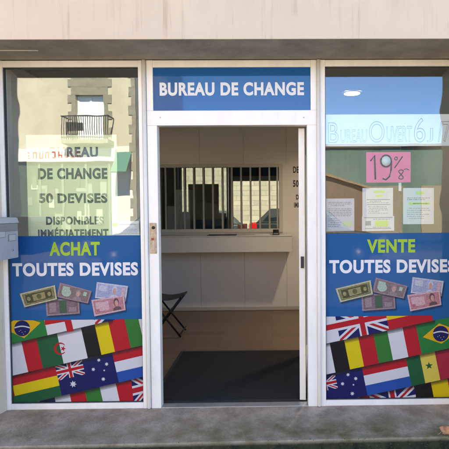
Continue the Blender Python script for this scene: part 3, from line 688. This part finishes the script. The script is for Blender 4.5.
# ------------------------------------------------------------------ interior
pw = thing('partition_wall', 'beige panelled partition with a barred counter window at the back of the shop', 'wall', (0, YB, 0))
wx0, wx1 = at(160.5, 200, YB).x, at(279, 200, YB).x; wz1, wz0 = at(220, 167.3, YB).z, at(220, 229, YB).z
seams = [RX0]+[at(p_, 280, YB).x for p_ in (201, 244.7, 287)]+[1.1, RX1]
pn = MB(); T_ = .06
for i in range(len(seams)-1):
    s0, s1 = seams[i]+.0015, seams[i+1]-.0015
    pn.box(s0, s1, YB, YB+T_, .0, wz0-.05, IW)
    pn.box(s0, s1, YB, YB+T_, wz1+.04, RZ, IW)
pn.box(RX0, wx0-.04, YB+.0005, YB+T_, wz0-.05, wz1+.04, IW); pn.box(wx1+.04, RX1, YB+.0005, YB+T_, wz0-.05, wz1+.04, IW)
pn.box(RX0, RX1, YB+.02, YB+T_-.002, 0, wz0-.06, FRAME2)
pn.build('panelling', pw)
dx0 = at(322.5, 200, YB).x; BD = mat('brown_door', (.15, .115, .085), .5, var=.2, scale=3, stretch=(6, 6, .6))
bdr = MB().box(dx0, RX1-.02, YB-.03, YB-.0025, .058, 2.42, BD).build('door', pw, .004)
MB().tube([(dx0+.07, YB-.075, 1.04), (dx0+.19, YB-.075, 1.04)], .01, mat('door_steel', (.5, .5, .5), .3, metal=.8), 10).tube([(dx0+.07, YB-.075, 1.04), (dx0+.07, YB-.03, 1.04)], .01, MATS['door_steel'], 10).build('handle', bdr)
MB().box(RX0, dx0-.003, YB-.012, YB-.0005, .0, .055, mat('pale_skirting', (.5, .46, .40), .5)).build('skirting', pw, .002)
fr = MB(); WF = mat('window_frame_beige', (.60, .56, .49), .5)
fr.box(wx0-.055, wx0, YB-.02, YB+.07, wz0-.05, wz1+.045, WF); fr.box(wx1, wx1+.055, YB-.02, YB+.07, wz0-.05, wz1+.045, WF)
fr.box(wx0, wx1, YB-.0195, YB+.069, wz1, wz1+.045, WF); fr.box(wx0, wx1, YB-.0195, YB+.069, wz0-.05, wz0, WF)
wfo = fr.build('counter_window', pw, .002)
MB().box(wx0+.001, wx1-.001, YB+.03, YB+.036, wz0+.001, wz1-.001, TGLASS).build('glass_pane', wfo)
BAR = mat('bar_grey', (.36, .35, .32), .45)
for p_ in (165.9, 175.3, 184.7, 194.1, 203.6, 213, 222.5, 232, 241.2, 250.6, 260, 269.5, 277.4):
    x_ = at(p_, 200, YB).x; MB().box(x_-.0125, x_+.0125, YB-.012, YB+.012, wz0+.0005, wz1-.0005, BAR).build('bar', wfo)
# back room behind the glass
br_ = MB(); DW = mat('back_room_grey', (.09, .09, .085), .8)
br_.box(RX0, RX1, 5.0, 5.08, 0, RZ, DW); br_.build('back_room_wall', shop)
cb_ = thing('filing_cabinet', 'grey stepped cabinet behind the left bars of the counter window', 'cabinet', (at(178, 215, 3.6).x, 3.55, 0))
GC = mat('cabinet_grey', (.6, .62, .58), .5)
c0, c1, c2 = at(167.5, 215, 3.6).x, at(190, 215, 3.6).x, at(176, 215, 3.6).x
MB().box(c0, c1, 3.6, 4.05, 0, at(180, 206, 3.6).z, GC).build('body', cb_, .004)
MB().box(c2, c1, 3.62, 4.0, at(180, 206, 3.6).z+.001, at(180, 189.5, 3.6).z, GC).build('upper_shelf', cb_, .004)
for i in range(3): MB().box(c0+.02, c1-.02, 3.588, 3.5995, .15+.36*i, .47+.36*i, mat('cabinet_front', (.26, .27, .26), .45)).build('drawer', cb_, .003)
mo_ = thing('monitor', 'black computer monitor seen from behind through the counter bars', 'monitor', (at(212, 215, 3.55).x, 3.55, 1.0))
k0, k1 = at(200, 200, 3.55).x, at(224, 200, 3.55).x
BP = mat('black_plastic', (.012, .012, .013), .4)
MB().box(k0, k1, 3.53, 3.56, at(212, 226, 3.55).z, at(212, 203, 3.55).z, BP).build('screen', mo_, .004)
MB().box((k0+k1)/2-.03, (k0+k1)/2+.03, 3.562, 3.6, 1.0, at(212, 212, 3.55).z, BP).build('stand', mo_)
dk = thing('desk', 'dark staff desk behind the counter window', 'desk', ((k0+k1)/2, 3.8, 0))
MB().box(at(192, 220, 3.5).x, at(285, 220, 3.5).x, 3.42, 4.1, .955, .998, mat('desk_brown', (.06, .045, .035), .5)).build('desk_top', dk, .003)
for sx_ in (at(193, 220, 3.5).x, at(284, 220, 3.5).x-.04): MB().box(sx_, sx_+.04, 3.44, 4.08, 0, .9545, MATS['desk_brown']).build('side_panel', dk)
# counter
YC = YB-.42
ct = thing('counter', 'long pale beige counter shelf below the barred window', 'counter', (at(220, 240, YC).x, YC, 0))
kx0, kx1 = at(120, 240, YC).x, at(291.8, 240, YC).x; kz1, kz0 = at(230, 236.3, YC).z, at(230, 252.3, YC).z
CM = mat('counter_beige', (.68, .645, .59), .4, var=.03)
MB().box(kx0, kx1, YC, YC+.025, kz0, kz1-.006, CM).build('front_panel', ct, .003)
MB().box(kx0-.002, kx1+.002, YC-.006, YB-.0215, kz1-.005, kz1+.008, CM).build('counter_top', ct, .003)
MB().box(kx1-.025, kx1, YC+.026, YB-.001, kz0, kz1-.006, CM).build('end_panel', ct, .003)
MB().box(kx0, kx1-.026, YC+.026, YB-.001, kz0+.004, kz0+.02, CM).build('underside', ct)
ttop = kz1+.0085
tr_ = thing('money_tray', 'thin black tray lying in the middle of the counter shelf', 'tray', (at(216, 235, YC).x, YC+.06, ttop))
t0, t1 = at(207, 235, YC).x, at(236, 235, YC).x
MB().box(t0, t1, YC+.005, YC+.16, ttop, ttop+.004, BP).box(t0, t1, YC+.0, YC+.005, ttop, ttop+.012, BP).box(t0, t1, YC+.16, YC+.165, ttop, ttop+.012, BP).build('dish', tr_)
pt_ = thing('card_terminal', 'small black card terminal at the right end of the counter shelf', 'card terminal', (at(276, 232, YC+.1).x, YC+.1, ttop))
u0, u1 = at(272.7, 232, YC+.1).x, at(279.3, 232, YC+.1).x
MB().hexa([(u0, YC+.06, ttop), (u1, YC+.06, ttop), (u1, YC+.2, ttop), (u0, YC+.2, ttop)], [(u0+.004, YC+.062, ttop+.035), (u1-.004, YC+.062, ttop+.035), (u1-.004, YC+.2, ttop+.075), (u0+.004, YC+.2, ttop+.075)], BP).build('body', pt_, .005)
MB().box(u0+.015, u1-.015, YC+.061-.003, YC+.0615, ttop+.012, ttop+.028, mat('grey_key', (.2, .2, .2), .5)).build('keypad', pt_)
bl = MB(); e0, e1 = at(254, 233, YC+.12).x, at(270, 233, YC+.12).x
for i in range(4): bl.box(e0+.004*i, e1-.003*i, YC+.07+.004*i, YC+.25, ttop+.003*i, ttop+.003*(i+1)-.0005, PAPER)
tag(bl.build('leaflet_stack'), 'low stack of white leaflets on the counter beside the black terminal', 'leaflets')
# poster on the partition wall, half hidden behind the door post
wp = thing('wall_poster', 'beige wall poster with dark capitals beside the counter window, partly hidden by the door post', 'poster', (at(314, 190, YB).x, YB-.003, at(314, 214, YB).z))
A, B = at(289, 148, YB-.003), at(321.8, 213, YB-.003)
MB().box(A.x, B.x, YB-.003, YB-.0005, B.z, A.z, IW).build('sheet', wp)
DKI = mat('brown_ink', (.03, .026, .02), .5)
for s_, bx in (('BUREAU', (300, 154, 322, 160.5)), ('DE CHANGE', (293, 166.3, 321, 173)), ('50 DEVISES', (293, 180, 321, 187)), ('DISPONIBLES', (296, 194.5, 322, 199.5)), ('IMM\u00c9DIATEMENT', (294, 201, 323, 207.5))): text(MB(), s_, bx, YB-.0034, DKI, .04).build('lettering', wp)
# mat
zb = at_z(181, 351.5); zr = at_z(305, 351.5)
MATM = mat('ribbed_mat', (.012, .012, .0135), .95, var=.5, scale=45, bump=.6, bscale=260)
dm_ = thing('door_mat', 'large black entrance mat covering the floor inside the doorway', 'door mat', (-.2, .7, 0))
mx0, mx1, my0, my1 = zb.x, .62, .10, zb.y
MB().box(mx0+.03, mx1-.03, my0+.03, my1-.03, -.003, .008, MATM).build('pile', dm_)
e_ = MB(); RUB = mat('rubber_edge', (.03, .03, .034), .55)
for q in ((mx0, mx0+.03, my0, my1), (mx1-.03, mx1, my0, my1), (mx0+.03, mx1-.03, my0, my0+.03), (mx0+.03, mx1-.03, my1-.03, my1)): e_.box(*q, -.003, .005, RUB)
e_.build('border', dm_)
# folding stool
fs_ = at_z(180.6, 338); sx0 = at(150, 320, fs_.y).x; sx1 = fs_.x
sy0, sy1 = fs_.y, fs_.y+.32; sz = at(175, 296.6, fs_.y).z
stl = thing('folding_stool', 'black folding stool with crossed legs and sagging fabric seat', 'stool', ((sx0+sx1)/2, (sy0+sy1)/2, 0))
SM = mat('stool_black', (.012, .012, .014), .4, metal=.2); FB = mat('stool_fabric', (.05, .055, .065), .8, var=.2, scale=30)
for y_ in (sy0, sy1):
    MB().tube([(sx0, y_, .008), (sx1+.01, y_, sz-.012)], .011, SM).build('leg', stl)
    y2 = y_+(.014 if y_ == sy0 else -.014)
    MB().tube([(sx1, y2, .008), (sx0-.01, y2, sz-.012)], .011, SM).build('leg', stl)
for x_ in (sx0, sx1): MB().tube([(x_, sy0-.005, .05 if x_ == sx0 else .05), (x_, sy1+.005, .05)], .008, SM, 8).build('foot_bar', stl)
for x_ in (sx0-.01, sx1+.01): MB().tube([(x_, sy0-.02, sz-.01), (x_, sy1+.02, sz-.01)], .011, SM).build('seat_rail', stl)
se = MB(); ns = 12
vs = [(sx0-.01+(sx1-sx0+.02)*i/ns, y_, sz-.004-.035*math.sin(math.pi*i/ns)-t_) for t_ in (0, .006) for y_ in (sy0-.01, sy1+.01) for i in range(ns+1)]
K = ns+1; fc = []
for i in range(ns): fc += [(i, i+1, K+i+1, K+i), (2*K+i+1, 2*K+i, 3*K+i, 3*K+i+1), (i+1, i, 2*K+i, 2*K+i+1), (K+i, K+i+1, 3*K+i+1, 3*K+i)]
se.add(vs, fc, FB, False); se.build('seat', stl)
# recessed ceiling lamp
dw = thing('ceiling_lamp', 'round lit downlight in the ceiling behind the right window', 'ceiling lamp', (dlp.x, dlp.y, RZ-.03))
LM = MB(); LM.lathe(dlp.x, dlp.y, [(.084, RZ+.052), (.084, RZ+.056)], emis('lamp_disc', (1, .94, .85), 58), 28); LM.build('diffuser', dw)
LM = MB(); pr_ = [(.088, RZ+.06), (.088, RZ-.006), (.094, RZ-.009), (.118, RZ-.004), (.118, RZ-.0005)]
sg_ = 32; vs = [(dlp.x+q*math.cos(2*math.pi*k/sg_), dlp.y+q*math.sin(2*math.pi*k/sg_), z_) for q, z_ in pr_ for k in range(sg_)]
LM.add(vs, [(a_*sg_+k, a_*sg_+(k+1) % sg_, (a_+1)*sg_+(k+1) % sg_, (a_+1)*sg_+k) for a_ in range(len(pr_)-1) for k in range(sg_)], FRAME, True); LM.build('rim', dw)

# ------------------------------------------------------------------ the far side of the street (seen in the glass)
YO = -13.0
CREAM = mat('sunlit_cream_render', (.415, .35, .28), .9, var=.14, scale=2)
QUO = mat('grey_granite', (.20, .175, .14), .9, var=.25, scale=6)
ob = thing('apartment_building', 'cream rendered building across the street mirrored in the left window', 'building', (-9.5, YO, -.1))
obx0, obx1, obh = -16.0, -5.05, 9.5
wxa, wxb, wza, wzb = -7.24, -6.22, 4.12, 6.1
ow = MB()
ow.box(obx0, wxa, YO-.4, YO, -.1, obh, CREAM); ow.box(wxb, obx1, YO-.4, YO, 3.9, obh, CREAM); ow.box(wxa, wxb, YO-.4, YO, wzb, obh, CREAM); ow.box(wxa, wxb, YO-.4, YO, -.1, wza, CREAM); ow.box(wxb, obx1, YO-.4, YO, -.1, 3.9, mat('white_render', (.52, .50, .47), .9))
ow.box(obx0, obx1, YO-9, YO-.41, -.1, obh-.02, CREAM)
ow.build('wall', ob)
qs = MB(); z = wza-.1; i = 0
while z < wzb+.55:
    h = .30; ex = .30 if i % 2 else .16
    if z+h < wzb: qs.box(wxa-ex, wxa, YO+.001, YO+.03, z, z+h-.004, QUO); qs.box(wxb, wxb+ex, YO+.001, YO+.03, z, z+h-.004, QUO)
    else: qs.box(wxa-ex, wxb+ex, YO+.001, YO+.03, z, z+h-.004, QUO)
    z += h; i += 1
qs.build('window_surround', ob)
qs = MB(); z = -.1; i = 0
while z < obh-.3: qs.box(obx1-(.24 if i % 2 else .13), obx1+.01, YO+.001, YO+.025, z, z+.341, QUO); z += .345; i += 1
qs.build('quoins', ob)
wf_ = MB(); wf_.box(wxa, wxb, YO-.2, YO-.12, wzb-.2, wzb, mat('dark_shutter_box', (.06, .06, .06), .6)); 
for x_ in (wxa, (wxa+wxb)/2-.03, wxb-.06): wf_.box(x_, x_+.06, YO-.2, YO-.14, wza, wzb-.2, FRAME)
wfo_ = wf_.build('window', ob)
MB().box(wxa+.06, wxb-.06, YO-.19, YO-.17, wza, wzb-.2, mat('white_curtain', (.84, .86, .88), .6)).build('curtain', wfo_)
bc = MB(); IR = mat('black_iron', (.02, .02, .022), .5); bxa, bxb, bza, bzb = -7.55, -5.85, 4.08, 4.95
bc.box(bxa, bxb, YO+.001, YO+.6, bza-.14, bza, QUO); bco = bc.build('balcony', ob)
rl = MB(); rl.box(bxa, bxb, YO+.55, YO+.59, bzb-.04, bzb, IR); rl.box(bxa, bxb, YO+.55, YO+.59, bza+.06, bza+.1, IR); rl.box(bxa, bxa+.04, YO+.03, YO+.549, bzb-.04, bzb, IR); rl.box(bxb-.04, bxb, YO+.03, YO+.549, bzb-.04, bzb, IR)
for k in range(22): x_ = bxa+.02+k*(bxb-bxa-.05)/21; rl.box(x_, x_+.022, YO+.56, YO+.58, bza, bzb-.04, IR)
rl.box(bxa+.2, bxb-.9, YO+.575, YO+.58, bza+.3, bzb-.25, IR)
rl.build('railing', bco)
for x_ in (-10.6, -13.4):
    g_ = MB().box(x_, x_+1, YO+.002, YO+.05, wza, wzb, mat('grey_blue_shutter', (.3, .36, .42), .6)); g_.build('window', ob)
fa = MB(); fa.box(-9.7, -5.75, YO+.03, YO+.2, 3.34, 3.82, mat('white_fascia', (.55, .53, .50), .6)); fao = fa.build('fascia', ob)
rd = MB()
rn = random.Random(5); RM_ = mat('red_fascia_marks', (.5, .05, .03), .5)
for k in range(9):
    x_ = -9.0+k*.23
    rd = MB()
    for q in rn.sample(range(5), 3):
        b_ = ((0, .035, 3.46, 3.70), (.11, .145, 3.46, 3.70), (.036, .109, 3.665, 3.70), (.036, .109, 3.46, 3.495), (.036, .109, 3.56, 3.595))[q]
        rd.box(x_+b_[0], x_+b_[1], YO+.2005, YO+.21, b_[2], b_[3], RM_)
    rd.build('red_mark', fao)

sfm = MB(); sfm.box(-9.5, -6.0, YO+.02, YO+.06, .3, 3.3, mat('dark_green_shopfront', (.03, .055, .038), .5)); 
for k in range(5): sfm.box(-9.5+k*.86, -9.42+k*.86, YO+.0605, YO+.12, 0, 3.3, mat('green_mullion', (.10, .13, .10), .5))
for k in range(26):
    x_ = rn.uniform(-9.35, -6.3); w_ = rn.uniform(.08, .34); z_ = rn.uniform(.7, 2.4); v_ = rn.choice((.05, .09, .16, .26)); sfm.box(x_, x_+w_, YO+.0605+.0012*k, YO+.061+.0012*k+.02, z_, z_+rn.uniform(.12, .6), mat('shop_display_%d' % (v_*100), (v_*.9, v_*1.05, v_*.8), .6))
sfm.build('shopfront', ob)
aw = MB(); aw.prism([(YO+.05, 3.7), (YO+.05, 3.55), (YO+.7, 2.85), (YO+.72, 2.9)], -5.75, -5.2, mat('teal_awning', (.025, .12, .095), .7), 'x'); aw.build('awning', ob)
MB().prism([(YO-9.3, obh-.02), (YO+.35, obh-.02), (YO-4.5, obh+3)], obx0-.2, obx1+.2, mat('slate', (.09, .09, .1), .6), 'x').build('roof', ob)
# low stone house opposite the door
STONE = brick_mat('yellow_rubble_stone', (.47, .405, .30), (.36, .305, .225), (.27, .235, .18), 1.0, .62, .26, 'xz', .018)
sh = thing('stone_house', 'yellow stone house across the street mirrored in the counter window', 'house', (-1.5, YO, -.1))
MB().box(-4.7, 1.75, YO-6, YO, -.1, 4.1, STONE).build('wall', sh)
MB().prism([(YO-6.2, 4.1), (YO+.2, 4.1), (YO-3, 5.0)], -4.8, 1.85, MATS['slate'], 'x').build('roof', sh)
an = thing('garage', 'low brown roofed outbuilding beside the stone house across the street', 'garage', (2.6, YO+.3, -.1))
BRN = mat('brown_board', (.085, .05, .034), .8, var=.3, scale=5)
MB().prism([(1.9, -.1), (3.5, -.1), (3.5, 2.25), (1.9, 2.75)], YO-4, YO+.3, BRN).build('wall', an)
MB().prism([(1.8, 2.82), (3.65, 2.24), (3.65, 2.32), (1.8, 2.92)], YO-4.1, YO+.45, mat('brown_tile', (.17, .095, .06), .8, var=.25), 'y').build('roof', an)
TEAL = mat('teal_stand_in', (.042, .088, .082), .8, var=.2, scale=1.5)
wk = thing('tree_stand_in', 'long dark teal block standing in for trees behind the brown roofed outbuilding across the street', 'tree_stand_in', (7, YO-4.6, -.1))
MB().box(1.85, 13, YO-11, YO-4.6, -.1, 4.5, TEAL).build('wall', wk)  # teal block added in place of dense trees, for their dark reflection
rf_ = MB(); rf_.box(1.86, 13.1, YO-11.1, YO-4.45, 4.502, 4.62, mat('stand_in_roof', (.07, .08, .08), .7)); rf_.build('roof', wk)
for k in range(3): MB().box(4.6+2.7*k, 6.4+2.7*k, YO-4.595, YO-4.56, -.1, 2.6, mat('stand_in_door_brown', (.15, .12, .09), .8, var=.2)).build('door', wk)
# parked cars
def car(x, y, paint, label, tall=1.0, lamp=(.5, .01, .01)):
    g = thing('parked_car', label, 'car', (0, 0, 0), 'cars parked across the street')
    W = .84; bd = MB()
    low_ = [(-2.0, .32), (2.0, .32), (2.05, .55), (1.98, .78), (1.15, .92), (-1.75, .95), (-2.02, .8), (-2.06, .5)]
    bd.prism(low_, -W, W, paint); bo = bd.build('body', g, .05)
    cab = MB(); P = [(-1.8, .95), (1.1, .92), (.45, 1.4), (-.2, 1.48), (-1.2, 1.46)]
    nP = len(P); vs = [(p[0], -W*(.97 if i < 2 else .78), p[1]) for i, p in enumerate(P)]+[(p[0], W*(.97 if i < 2 else .78), p[1]) for i, p in enumerate(P)]
    cab.add(vs, [tuple(range(nP)), tuple(range(2*nP-1, nP-1, -1))]+[(i, nP+i, nP+(i+1) % nP, (i+1) % nP) for i in range(nP)], paint); cab.build('cabin', g, .03)
    CG = mat('car_glass', (.012, .014, .016), .12, spec=.12)
    for s_ in (-1, 1):
        yy = lambda z_: s_*(W*(.97-.19*(z_-.94)/.5)+.006)
        for q in (((-1.5, 1.0), (-.45, 1.0), (-.45, 1.4), (-1.15, 1.38)), ((-.35, 1.0), (.85, .98), (.4, 1.33), (-.2, 1.4), (-.35, 1.4))):
            MB().add([(p[0], yy(p[1]), p[1]) for p in q]+[(p[0], yy(p[1])-s_*.02, p[1]) for p in q], [tuple(range(len(q))), tuple(range(2*len(q)-1, len(q)-1, -1))], CG).build('side_window', g)
        for xw in (-1.3, 1.28):
            t_ = MB().tube([(xw, s_*(W-.18), .31), (xw, s_*(W+.02), .31)], .31, mat('tyre', (.015, .015, .015), .8), 24).build('wheel', g)
            MB().tube([(xw, s_*(W+.0205), .31), (xw, s_*(W+.03), .31)], .19, mat('hubcap', (.4, .4, .42), .3, metal=.7), 16).build('rim', t_)
        MB().box(-2.075, -1.76, s_*(W-.26), s_*(W+.012), .68, .93, mat('tail_red_%d' % (lamp[0]*100), lamp, .25)).build('tail_light', g)
        MB().box(1.86, 2.06, s_*(W-.3), s_*(W+.012), .62, .76, mat('head_clear', (.7, .7, .7), .1)).build('headlight', g)
    MB().hexa([(1.0, -W*.9, .965), (1.06, -W*.9, .94), (1.06, W*.9, .94), (1.0, W*.9, .965)], [(.5, -W*.74, 1.38), (.53, -W*.74, 1.36), (.53, W*.74, 1.36), (.5, W*.74, 1.38)], CG).build('windscreen', g)
    g.location = (x, y, -.24); g.scale = (1.04, 1, tall); return g
cg_ = car(-3.3, -10.1, mat('car_grey', (.04, .047, .05), .5, spec=.3), 'dark grey van-like car parked across the street near the cream building', 1.16, (.06, .012, .012)); cg_.rotation_euler.z = math.pi
car(1.2, -10.0, mat('car_black', (.014, .017, .017), .55, spec=.2), 'tall black car parked across the street in front of the stone house', 1.22)
